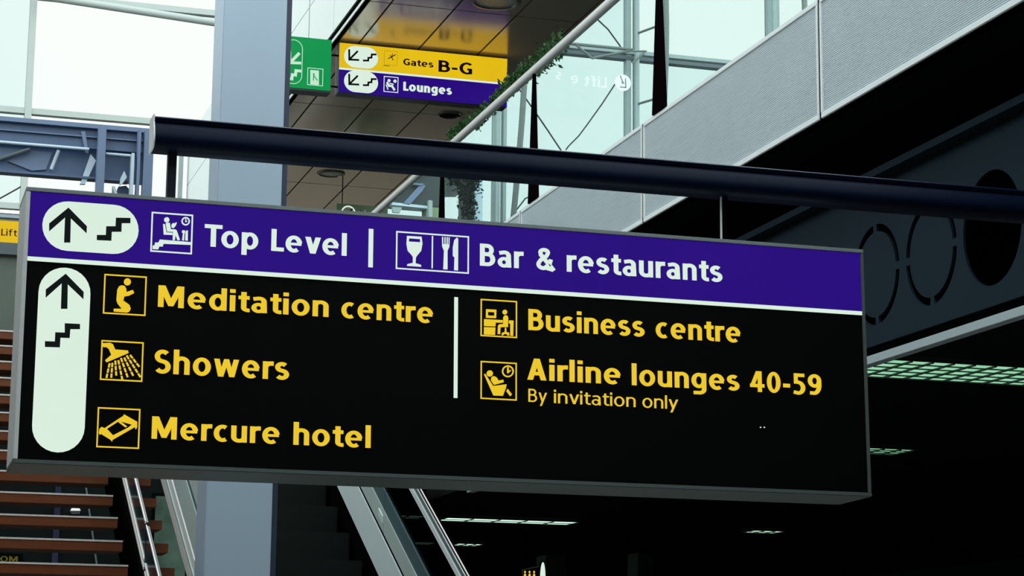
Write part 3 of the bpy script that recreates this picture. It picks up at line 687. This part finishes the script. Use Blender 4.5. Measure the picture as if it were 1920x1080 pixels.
# ------------------------------------------------------------------ hanging signs under the bridge
SY = 19.0
def P2(x, y, Y=SY): p = at(x, y, 1, Y); return (p.x, p.z)
def Pl(pts, Y=SY): return [P2(x, y, Y) for x, y in pts]
gs = thing('gate_sign', 'yellow and blue hanging sign reading Gates B-G and Lounges under the bridge', 'sign', (4.86, SY, 7.14))
xa, xb, zb, zm, ztp = 4.055, 5.685, 7.150, 7.377, 7.628
local(MB().box(xa, xb, SY + .012, SY + .16, zb, ztp).build('housing', M['sign_back'], bevel=.004), gs)
local(MB().box(xa + .004, xb - .004, SY, SY + .012, zm + .010, ztp - .004).build('yellow_panel', M['sign_yellow']), gs)
local(MB().box(xa + .004, xb - .004, SY - .001, SY + .012, zm - .008, zm + .008).build('divider', M['white_lit']), gs)
local(MB().box(xa + .004, xb - .004, SY, SY + .012, zb + .004, zm - .010).build('blue_panel', M['sign_blue']), gs)
def zoomP(pts, ox, oy, s): return [(ox + x / s, oy + y / s) for x, y in pts]
def seg_px(pts, wd, Y=SY):
    q = Pl(pts, Y); return stroke(q, wd)
def multi(name, loops, th, Y, m, parent):     # overlapping outlines joined as solids of one part
    me = None; bm = bmesh.new()
    for lp in loops:
        s_ = flat(lp if isinstance(lp[0], list) else [lp], th); bm.from_mesh(s_); bpy.data.meshes.remove(s_)
    me = bpy.data.meshes.new(name); bm.to_mesh(me); bm.free(); on_y(me, Y)
    return link(name, me, m, parent)
for (yy, blue) in ((385, 0), (551, 1)):
    a = P2(*zoomP([(520, yy + 67)], 500, 0, 3.6)[0]); b = P2(*zoomP([(753, yy - 62)], 500, 0, 3.6)[0])
    local(link('arrow_pill', on_y(flat([stadium(a[0], b[0], min(a[1], b[1]) + .004, max(a[1], b[1]) - .004)], .002), SY - .004), M['white_lit']), gs)
    d = yy - 385
    arr = seg_px(zoomP([(556, 340 + d), (557, 403 + d), (617, 406 + d)], 500, 0, 3.6), .018) + seg_px(zoomP([(560, 400 + d), (610, 350 + d)], 500, 0, 3.6), .018)
    local(multi('arrow', arr, .002, SY - .007, M['glyph_black'], None), gs)
    sr = seg_px(zoomP([(655, 410 + d), (684, 410 + d), (686, 392 + d), (706, 390 + d), (709, 369 + d), (735, 369 + d)], 500, 0, 3.6), .017)
    local(multi('stairs_pictogram', sr, .002, SY - .007, M['glyph_black'], None), gs)
def far_text(txt, l, r, base, cap, m, off, parent=gs, Y=SY, z=.004):
    a, b = P2(*l, Y), P2(*r, Y)
    local(link('lettering', on_y(lettering(txt, a[0], b[0], base, cap, z, off), Y), m), parent)
zY = (P2(756, 122)[1] + P2(812, 126.5)[1]) / 2
far_text('Gates', (756, 122), (812.5, 126), zY, .062, M['glyph_brown'], .20)
far_text('B-G', (822, 134.5), (885, 139.5), (P2(822, 134.5)[1] + P2(885, 140)[1]) / 2, .112, M['glyph_brown'], .20)
far_text('Lounges', (756, 169), (847, 177.5), (P2(756, 170)[1] + P2(830, 176)[1]) / 2, .084, M['white_lit'], .25)
a, b = P2(720, 121), P2(745, 97)
local(link('pictogram_frame', on_y(flat(rect_ring(a[0], b[0], a[1], b[1], .003), .002), SY - .003), mat('dull_gold_line', (.42, .27, .01, 1), emit=.9)), gs)
arr = seg_px([(728, 110), (741, 103)], .008) + seg_px([(732, 104), (737, 113)], .007) + seg_px([(736, 101), (735, 107)], .006) + seg_px([(719, 123), (730, 124)], .005)
local(multi('plane_pictogram', arr, .002, SY - .005, M['glyph_brown'], None), gs)
a, b = P2(719, 172), P2(747, 145)
local(link('pictogram_frame', on_y(flat(rect_ring(a[0], b[0], a[1], b[1], .007), .002), SY - .003), M['white_lit']), gs)
cx, cz_ = (a[0] + b[0]) / 2, (a[1] + b[1]) / 2
arr = [circ(cx - .02, cz_ + .035, .015, 12), circ(cx + .037, cz_ + .035, .016, 14)] + stroke([(cx - .035, cz_ + .01), (cx - .02, cz_ - .015), (cx + .01, cz_ - .015), (cx + .03, cz_ - .045)], .02) + stroke([(cx - .01, cz_ + .008), (cx + .02, cz_ + .004)], .01) + stroke([(cx - .045, cz_ - .01), (cx - .03, cz_ - .048)], .01)
local(multi('lounge_pictogram', arr, .002, SY - .005, M['white_lit'], None), gs)
for x in (4.5, 5.2): local(MB().box(x - .012, x + .012, SY + .07, SY + .09, ztp, 7.65).build('hanger', M['rod']), gs)
# green emergency sign
eg = thing('exit_sign', 'green emergency sign with down-left arrow and running figure left of the yellow sign', 'sign', (3.75, SY, 7.15))
local(MB().box(3.50, 3.985, SY + .012, SY + .16, 7.135, 7.645).build('housing', M['sign_back'], bevel=.004), eg)
local(MB().box(3.504, 3.981, SY, SY + .012, 7.155, 7.641).build('green_panel', M['sign_green']), eg)
gl = mat('mint_white_print', rgb(205, 245, 215), .5, emit=.9)
Z = lambda pts: zoomP(pts, 520, 60, 7.715)
a, b = P2(*Z([(85, 740)])[0]), P2(*Z([(372, 122)])[0])
o1 = stadium(a[0], b[0], a[1], b[1]); t_ = .006; o2 = stadium(a[0] + t_, b[0] - t_, a[1] + t_, b[1] - t_)
local(link('pill_outline', on_y(flat([o1, o2], .002), SY - .003), gl), eg)
arr = seg_px(Z([(178, 290), (182, 445), (325, 450)]), .026) + seg_px(Z([(200, 430), (305, 320)]), .028)
local(multi('arrow', arr, .002, SY - .004, gl, None), eg)
arr = seg_px(Z([(135, 665), (210, 680), (215, 620), (262, 625), (268, 560), (325, 565)]), .026)
local(multi('stairs_pictogram', arr, .002, SY - .004, gl, None), eg)
a, b = P2(*Z([(430, 765)])[0]), P2(*Z([(665, 535)])[0])
local(link('pictogram_frame', on_y(flat(rect_ring(a[0], b[0], a[1], b[1], .006), .002), SY - .003), gl), eg)
local(link('door_shape', on_y(flat([Pl(Z([(475, 550), (600, 560), (600, 770), (475, 755)]))], .002), SY - .004), gl), eg)
arr = seg_px(Z([(525, 620), (520, 700)]), .008) + seg_px(Z([(528, 635), (560, 680), (575, 700)]), .008) + [[P2(*q) for q in Z([(515, 600), (535, 600), (535, 625), (515, 625)])]]
local(multi('running_figure', arr, .002, SY - .007, M['sign_green'], None), eg)
for (x, y) in ((628, 102), (628, 161)):
    p = P2(x, y); local(MB().box(3.985, 4.055, SY + .02, SY + .04, p[1] - .006, p[1] + .006).build('bracket', M['joint']), eg)
for x in (3.78, 3.60): local(MB().tube([(x, SY + .08, 7.64), (x, SY + .08, 10.5)], .004, 6).build('suspension_wire', M['mullion']), eg)
# dim green smoking sign
ns_ = thing('smoking_sign', 'dull green hanging sign with no-smoking symbol just above the big sign', 'sign', (5.6, 24.14, 7.0))
NY = 24.14
a = P2(632, 379, NY); b = P2(727, 400, NY)
local(MB().box(a[0], b[0], NY, NY + .08, 6.98, 7.30).build('housing', M['sign_green_dim'], bevel=.003), ns_)
c = P2(653, 399, NY)
local(link('symbol', on_y(flat([circ(c[0], c[1], .085, 28), circ(c[0], c[1], .068, 28)], .003), NY - .004), M['white_lit']), ns_)
local(link('symbol', on_y(flat([circ(c[0], c[1], .060, 28)], .002), NY - .003), mat('dim_beige_print', (.45, .42, .30, 1), .6)), ns_)
local(link('symbol', on_y(flat(stroke([(c[0] - .045, c[1] - .045), (c[0] + .045, c[1] + .045)], .015), .003), NY - .007), M['joint']), ns_)
dwp = mat('dim_white_print', (.65, .72, .65, 1), .6)
far_text('No', (674, 405), (698, 405), P2(674, 405, NY)[1] - .01, .085, dwp, .2, ns_, NY)
local(MB().tube([(a[0] + .07, NY + .04, 7.30), (a[0] + .07, NY + .04, 7.64)], .006, 6).build('suspension_rod', M['joint']), ns_)

# ------------------------------------------------------------------ the big sign
W, H, D = 3.366, 1.0, .30
R3 = (Matrix.Rotation(math.radians(.2748), 3, 'Z') @ Matrix.Rotation(math.radians(-.0507), 3, 'Y') @ Matrix.Rotation(math.radians(-1.5222), 3, 'X'))
TL = Vector((.54427, 7.93665, 3.47604))
sg = thing('direction_sign', 'large dark direction sign with blue top band, hanging in front of the column', 'sign')
base = TL + R3 @ Vector((W / 2, D / 2, -H - .012)); sg.matrix_world = Matrix.Translation(base) @ R3.to_4x4()
OFF = Vector((-W / 2, -D / 2, H + .012))
Nn = R3 @ Vector((0, 1, 0))
def S(px, py):
    r = px_ray(px, py); t = (TL - EYE).dot(Nn) / r.dot(Nn); q = R3.transposed() @ (EYE + r * t - TL)
    return (q.x, q.z)
def SL(pts): return [S(x, y) for x, y in pts]
def put(me, y, name, m, **p):
    for v in me.vertices: v.co = v.co + OFF + Vector((0, y, 0))
    return link(name, me, m, sg, **p)
def sbox(name, m, x0, x1, y0, y1, z0, z1, bevel=0): 
    b = MB().box(x0 + OFF.x, x1 + OFF.x, y0 + OFF.y, y1 + OFF.y, z0 + OFF.z, z1 + OFF.z); return b.build(name, m, sg, bevel)
L = .014
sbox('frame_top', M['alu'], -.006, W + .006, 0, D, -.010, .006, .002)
sbox('frame_bottom', M['alu_shaded'], -.006, W + .006, -.004, D, -H - .014, -H + .002, .002)
sbox('frame_side', M['alu_lit'], -.006, .010, 0, D, -H + .002, -.010, .002)
sbox('frame_side', M['alu_shaded'], W - .008, W + .006, 0, D, -H + .002, -.010, .002)
sbox('housing', M['void_black'], .012, W - .010, .02, D - .02, -H + .004, -.012)
sbox('face_panel', M['blade_black'], .010, W - .008, .006, .019, -H + .002, -.010)
def msg(name, loops, m, lvl=1, th=.0018):
    bm = bmesh.new()
    for lp in loops:
        s_ = flat(lp if isinstance(lp[0], list) else [lp], th); bm.from_mesh(s_); bpy.data.meshes.remove(s_)
    me = bpy.data.meshes.new(name); bm.to_mesh(me); bm.free()
    return put(me, .006 - lvl * .0025, name, m)
vd = (S(52, 484)[1] + S(1615, 587.5)[1]) / 2
msg('blue_band', [[(.0105, vd), (W - .009, vd), (W - .009, -.011), (.0105, -.011)]], M['sign_blue'], 1)
msg('divider_line', [[(.0105, vd - .008), (W - .009, vd - .008), (W - .009, vd + .008), (.0105, vd + .008)]], M['white_lit'], 2)
def bbox(pts): q = SL(pts); xs_ = [p[0] for p in q]; ys_ = [p[1] for p in q]; return min(xs_), max(xs_), min(ys_), max(ys_)
l, r_ = S(79.5, 420)[0], S(260, 431)[0]; tp, bt = S(169, 380.5)[1], S(169, 473)[1]
msg('arrow_pill', [stadium(l, r_, bt, tp)], M['white_lit'], 2)
l, r_ = S(66, 650)[0] , S(169, 650)[0]; tp, bt = S(119, 501.5)[1], S(104, 848)[1]
l = (S(73, 600)[0] + S(57, 800)[0]) / 2; r_ = (S(169.5, 600)[0] + S(157, 800)[0]) / 2
msg('arrow_pill', [stadium(l, r_, bt, tp)], M['white_lit'], 2)
ZA = lambda pts: SL(zoomP(pts, 0, 340, 3.856))
msg('arrow', [ZA([(495, 190), (628, 325), (626, 376), (512, 268), (508, 443), (463, 443), (470, 262), (355, 362), (355, 305)])], M['glyph_black'], 3)
stairs = [(700, 388), (765, 388), (768, 325), (835, 325), (838, 263), (943, 265), (943, 303), (880, 303), (878, 365), (808, 365), (805, 430), (700, 425)]
msg('stairs_pictogram', [ZA(stairs)], M['glyph_black'], 3)
msg('arrow', [ZA([(475, 668), (605, 800), (603, 853), (490, 745), (487, 922), (440, 922), (446, 738), (330, 842), (331, 782)])], M['glyph_black'], 3)
ZB = lambda pts: SL(zoomP(pts, 0, 600, 3.6))
msg('stairs_pictogram', [ZB([(437, 22), (540, 27), (540, 62), (475, 62), (470, 122), (408, 120), (404, 185), (303, 182), (303, 143), (370, 145), (373, 83), (437, 85)])], M['glyph_black'], 3)
def ell(Zf, cx, cy, r, n=20): 
    return Zf([(cx + r * math.cos(2 * math.pi * i / n), cy + r * math.sin(2 * math.pi * i / n)) for i in range(n)])
def frame(Zf, corners, t, m):
    q = Zf(corners); x0 = (q[0][0] + q[3][0]) / 2; x1 = (q[1][0] + q[2][0]) / 2; z1 = (q[0][1] + q[1][1]) / 2; z0 = (q[2][1] + q[3][1]) / 2
    msg('pictogram_frame', [rect_ring(x0, x1, z0, z1, t)], m, 2)
# seated reader, stairs, clock and bottles
ZC = lambda pts: SL(zoomP(pts, 270, 385, 10.8))
frame(ZC, [(165, 125), (1000, 190), (970, 990), (120, 935)], .0055, M['white_lit'])
msg('lounge_pictogram', [ell(ZC, 462, 292, 54), ZC([(388, 372), (425, 380), (455, 545), (580, 552), (578, 598), (400, 590)]),
     ZC([(440, 362), (470, 350), (525, 352), (545, 480), (640, 487), (665, 510), (730, 700), (675, 702), (640, 600), (628, 702), (582, 702), (588, 535), (468, 528)]),
     ZC([(555, 440), (560, 385), (595, 352), (618, 368), (655, 338), (665, 352), (645, 410), (598, 462)]),
     ZC([(322, 690), (968, 745), (964, 800), (398, 776), (380, 832), (312, 830), (290, 890), (175, 884), (175, 812), (215, 808), (225, 750), (290, 752)]),
     ZC([(778, 502), (835, 508), (838, 545), (822, 560), (812, 710), (772, 706), (790, 562), (765, 540)]), ZC([(862, 505), (890, 508), (888, 712), (835, 708), (842, 545)]),
     [ell(ZC, 845, 320, 86, 28), ell(ZC, 845, 320, 58, 28)], ZC([(838, 275), (856, 275), (856, 310), (882, 318), (850, 345), (836, 330)])], M['white_lit'], 2)
ZD = lambda pts: SL(zoomP(pts, 260, 370, 3.0))
frame(ZD, [(1450, 187), (1860, 220), (1857, 430), (1446, 402)], .0055, M['white_lit'])
gx = lambda a, b, c, d: ZD([(a, b), (c, b), (c, d), (a, d)])
msg('pictogram_divider', [ZD([(1650, 217), (1657, 217), (1655, 398), (1648, 398)])], M['white_lit'], 2)
msg('glass_pictogram', [[ZD([(1510, 216), (1592, 221), (1597, 260), (1590, 300), (1565, 330), (1560, 340), (1558, 370), (1588, 379), (1590, 390), (1510, 385), (1512, 375), (1543, 368), (1543, 335), (1536, 324), (1514, 300), (1507, 262)]), ZD([(1522, 230), (1583, 234), (1585, 252), (1520, 248)])]], M['white_lit'], 2)
msg('fork_pictogram', [ZD([(1707, 222), (1714, 222), (1714, 262), (1721, 262), (1721, 223), (1727, 223), (1727, 263), (1733, 263), (1733, 223), (1739, 224), (1739, 264), (1744, 264), (1744, 224), (1750, 225), (1748, 278), (1738, 300), (1738, 405), (1714, 404), (1718, 300), (1708, 276)])], M['white_lit'], 2)
msg('knife_pictogram', [ZD([(1790, 226), (1798, 232), (1797, 411), (1775, 409), (1777, 336), (1768, 330), (1768, 280), (1776, 240)])], M['white_lit'], 2)
# kneeling figure
ZE = lambda pts: SL(zoomP(pts, 160, 500, 3.0))
frame(ZE, [(108, 41), (347, 54), (338, 276), (98, 264)], .0050, M['yellow_lit'])
msg('kneeling_pictogram', [ell(ZE, 237, 85, 20), ZE([(180, 128), (190, 110), (205, 104), (222, 108), (230, 122), (232, 142), (268, 130), (275, 148), (245, 163), (220, 167), (214, 190), (248, 214), (256, 236), (248, 252), (235, 258), (160, 252), (160, 236), (205, 236), (182, 208), (175, 188)])], M['yellow_lit'], 2)
# shower
frame(ZE, [(92, 413), (330, 424), (320, 648), (81, 636)], .0050, M['yellow_lit'])
drops = []
for i in range(8):
    t_ = i / 7; sx, sy = 136 + (252 - 136) * t_, 548 - (548 - 496) * t_; ax = -.22 + 1.0 * t_; L_ = math.hypot(ax, 1); dx, dy = ax / L_, 1 / L_
    for k in range(5):
        d0 = (5 if i % 2 else 0) + k * 30; x0_, y0_ = sx + dx * d0, sy + dy * d0; x1_, y1_ = sx + dx * (d0 + 14), sy + dy * (d0 + 14)
        if y1_ > 634 or x1_ > 314: continue
        q = ZE([(x0_, y0_), (x1_, y1_)]); drops += stroke(q, .0068)
msg('shower_pictogram', [ZE([(92, 430), (140, 428), (156, 436), (168, 465), (240, 471), (244, 485), (120, 538), (111, 526), (146, 495), (132, 462), (120, 453), (91, 450)])] + drops, M['yellow_lit'], 2)
# bed
frame(ZE, [(72, 790), (312, 800), (301, 1026), (60, 1014)], .0050, M['yellow_lit'])
msg('bed_pictogram', [ZE([(80, 912), (92, 900), (112, 910), (156, 950), (151, 984), (140, 972), (88, 940), (82, 946), (76, 935)]), ZE([(218, 830), (292, 872), (292, 902), (284, 916), (278, 900), (206, 850)]),
     [ZE([(108, 908), (208, 842), (290, 885), (286, 898), (152, 975), (148, 955)]), ZE([(122, 912), (190, 868), (262, 888), (240, 905), (156, 948)])], ZE([(184, 872), (196, 868), (236, 898), (226, 904)])], M['yellow_lit'], 2)
# office desk
ZF = lambda pts: SL(zoomP(pts, 900, 550, 4.91))
frame(ZF, [(8, 50), (343, 70), (342, 412), (5, 392)], .0050, M['yellow_lit'])
msg('desk_pictogram', [[ZF([(57, 145), (152, 150), (150, 228), (55, 224)]), ZF([(75, 170), (133, 173), (133, 206), (75, 203)])], ZF([(38, 236), (210, 246), (210, 270), (146, 268), (143, 304), (38, 300)]), ZF([(38, 310), (143, 313), (140, 383), (37, 378)]),
     ell(ZF, 230, 172, 22), ZF([(215, 222), (225, 203), (240, 200), (256, 208), (261, 225), (259, 310), (215, 310), (190, 312), (187, 376), (163, 373), (167, 295), (178, 284), (214, 282)]),
     ZF([(268, 248), (310, 250), (307, 392), (280, 390), (280, 280), (266, 274)]), ZF([(231, 316), (243, 316), (245, 355), (270, 362), (270, 390), (252, 386), (246, 374), (222, 374), (215, 386), (200, 385), (203, 362), (228, 355)])], M['yellow_lit'], 2)
# reclining passenger
frame(ZF, [(8, 622), (342, 638), (338, 988), (5, 970)], .0050, M['yellow_lit'])
msg('recliner_pictogram', [ell(ZF, 91, 737, 29), ZF([(38, 744), (50, 740), (122, 852), (246, 836), (240, 870), (212, 943), (125, 940), (88, 858)]),
     ZF([(104, 776), (118, 762), (140, 764), (158, 778), (172, 802), (216, 794), (220, 818), (130, 842), (102, 800)]), ZF([(255, 877), (295, 928), (280, 948), (244, 902)]),
     [ell(ZF, 258, 717, 55, 30), ell(ZF, 258, 717, 42, 30)], ZF([(252, 678), (266, 680), (266, 712), (284, 702), (286, 712), (258, 738), (250, 730)])], M['yellow_lit'], 2)
# bars
msg('text_divider', [bb := [(S(696, 430)[0] - .009, S(696, 501)[1]), (S(696, 430)[0] + .009, S(696, 501)[1]), (S(696, 430)[0] + .009, S(696, 429)[1]), (S(696, 430)[0] - .009, S(696, 429)[1])]], M['white_lit'], 2)
msg('text_divider', [[(S(855, 650)[0] - .0075, S(855, 746)[1]), (S(855, 650)[0] + .0075, S(855, 746)[1]), (S(855, 650)[0] + .0075, S(855, 557)[1]), (S(855, 650)[0] - .0075, S(855, 557)[1])]], M['white_lit'], 2)
def words(parts, cap_l, cap_t, m, off):
    """parts: (text, left px, right px, baseline px left, baseline px right)"""
    vb = sum(S(p[1], p[3])[1] + S(p[2], p[4])[1] for p in parts) / (2 * len(parts))
    cap = S(cap_l[0], cap_t)[1] - S(cap_l[0], cap_l[1])[1]
    for (tx, a, b, ya, yb) in parts:
        me = lettering(tx, S(a, ya)[0], S(b, yb)[0], vb, cap, .0015, off)
        put(me, .006 - .0036, 'lettering', m)
BO = .208
words([('Top', 383, 484, 461, 469), ('Level', 508.5, 650, 470, 479)], (385, 461), 419.5, M['white_lit'], BO)
words([('Bar', 900, 982, 498.5, 503), ('&', 1006, 1042, 505, 508), ('restaurants', 1063, 1355, 509, 528.5)], (902, 498.5), 457, M['white_lit'], BO)
words([('Meditation', 296, 616, 575, 594), ('centre', 640, 812, 596, 606)], (298, 575), 534.5, M['yellow_lit'], BO)
words([('Showers', 289, 542, 701, 711)], (300, 701), 656.5, M['yellow_lit'], BO)
words([('Mercure', 284, 524, 824, 832), ('hotel', 550, 695, 834, 838.5)], (290, 824), 782, M['yellow_lit'], BO)
words([('Business', 991, 1209, 619, 632), ('centre', 1230, 1389, 633, 641.5)], (992, 619), 579.5, M['yellow_lit'], BO)
words([('Airline', 989, 1164, 712.5, 720.5), ('lounges', 1185, 1387, 721, 732.5), ('40-59', 1407, 1541, 734, 741.5)], (1012, 713), 673, M['yellow_lit'], BO)
words([('By', 991, 1026, 753, 754), ('invitation', 1039, 1192, 756, 763), ('only', 1205, 1272, 764, 768)], (993, 753), 728.5, M['yellow_lit'], .135)
for x in (1427, 1434):
    msg('screw_head', [ell(SL, x, 801, 1.3, 10)], M['white_lit'], 1)  # screw heads are no lamps, their brightness is put in as emission

# hangers and support beam
hb = thing('support_beam', 'dark navy rounded metal beam that the big sign hangs from', 'beam', (3.1, 8.06, 3.75))
prof = [(8.125, 3.690), (8.06, 3.686), (8.02, 3.688), (7.998, 3.698), (7.990, 3.712), (7.990, 3.728), (7.996, 3.746), (8.005, 3.764), (8.016, 3.780), (8.026, 3.791), (8.020, 3.793), (8.018, 3.799), (8.028, 3.802), (8.024, 3.804), (8.024, 3.810), (8.034, 3.816), (8.06, 3.819), (8.125, 3.819)]
local(MB().prism(prof, 0, 1.006, 5.36).build('beam_profile', M['beam_navy'], smooth=True), hb)
local(MB().prism([(8.128, 3.686), (8.06, 3.684), (8.015, 3.685), (7.992, 3.697), (7.986, 3.712), (7.988, 3.732), (8.000, 3.762), (8.016, 3.790), (8.020, 3.820), (8.128, 3.823)], 0, 1.001, 1.006).build('end_cap', M['alu_lit']), hb)
for lab, x0, x1, mm in (('flat dark hanger strap joining beam and sign at the left', 1.068, 1.101, M['rod']), ('black hanger strap with its lit edge painted white joining beam and sign at the right', 3.334, 3.362, M['rod'])):
    t = thing('sign_hanger', lab, 'hanger', (x0, 8.08, 3.5), 'hangers between beam and big sign')
    local(MB().box(x0, x1, 8.06, 8.10, 3.486 if x0 < 2 else 3.482, 3.688).build('strap', mm if x0 < 2 else M['joint'], bevel=.002), t)
    if x0 > 2: local(MB().box(x0 - .005, x0 - .001, 8.054, 8.066, 3.482, 3.688).build('lit_edge', M['rod_lit']), t)  # thin white strip stands in for the strap's lit left face
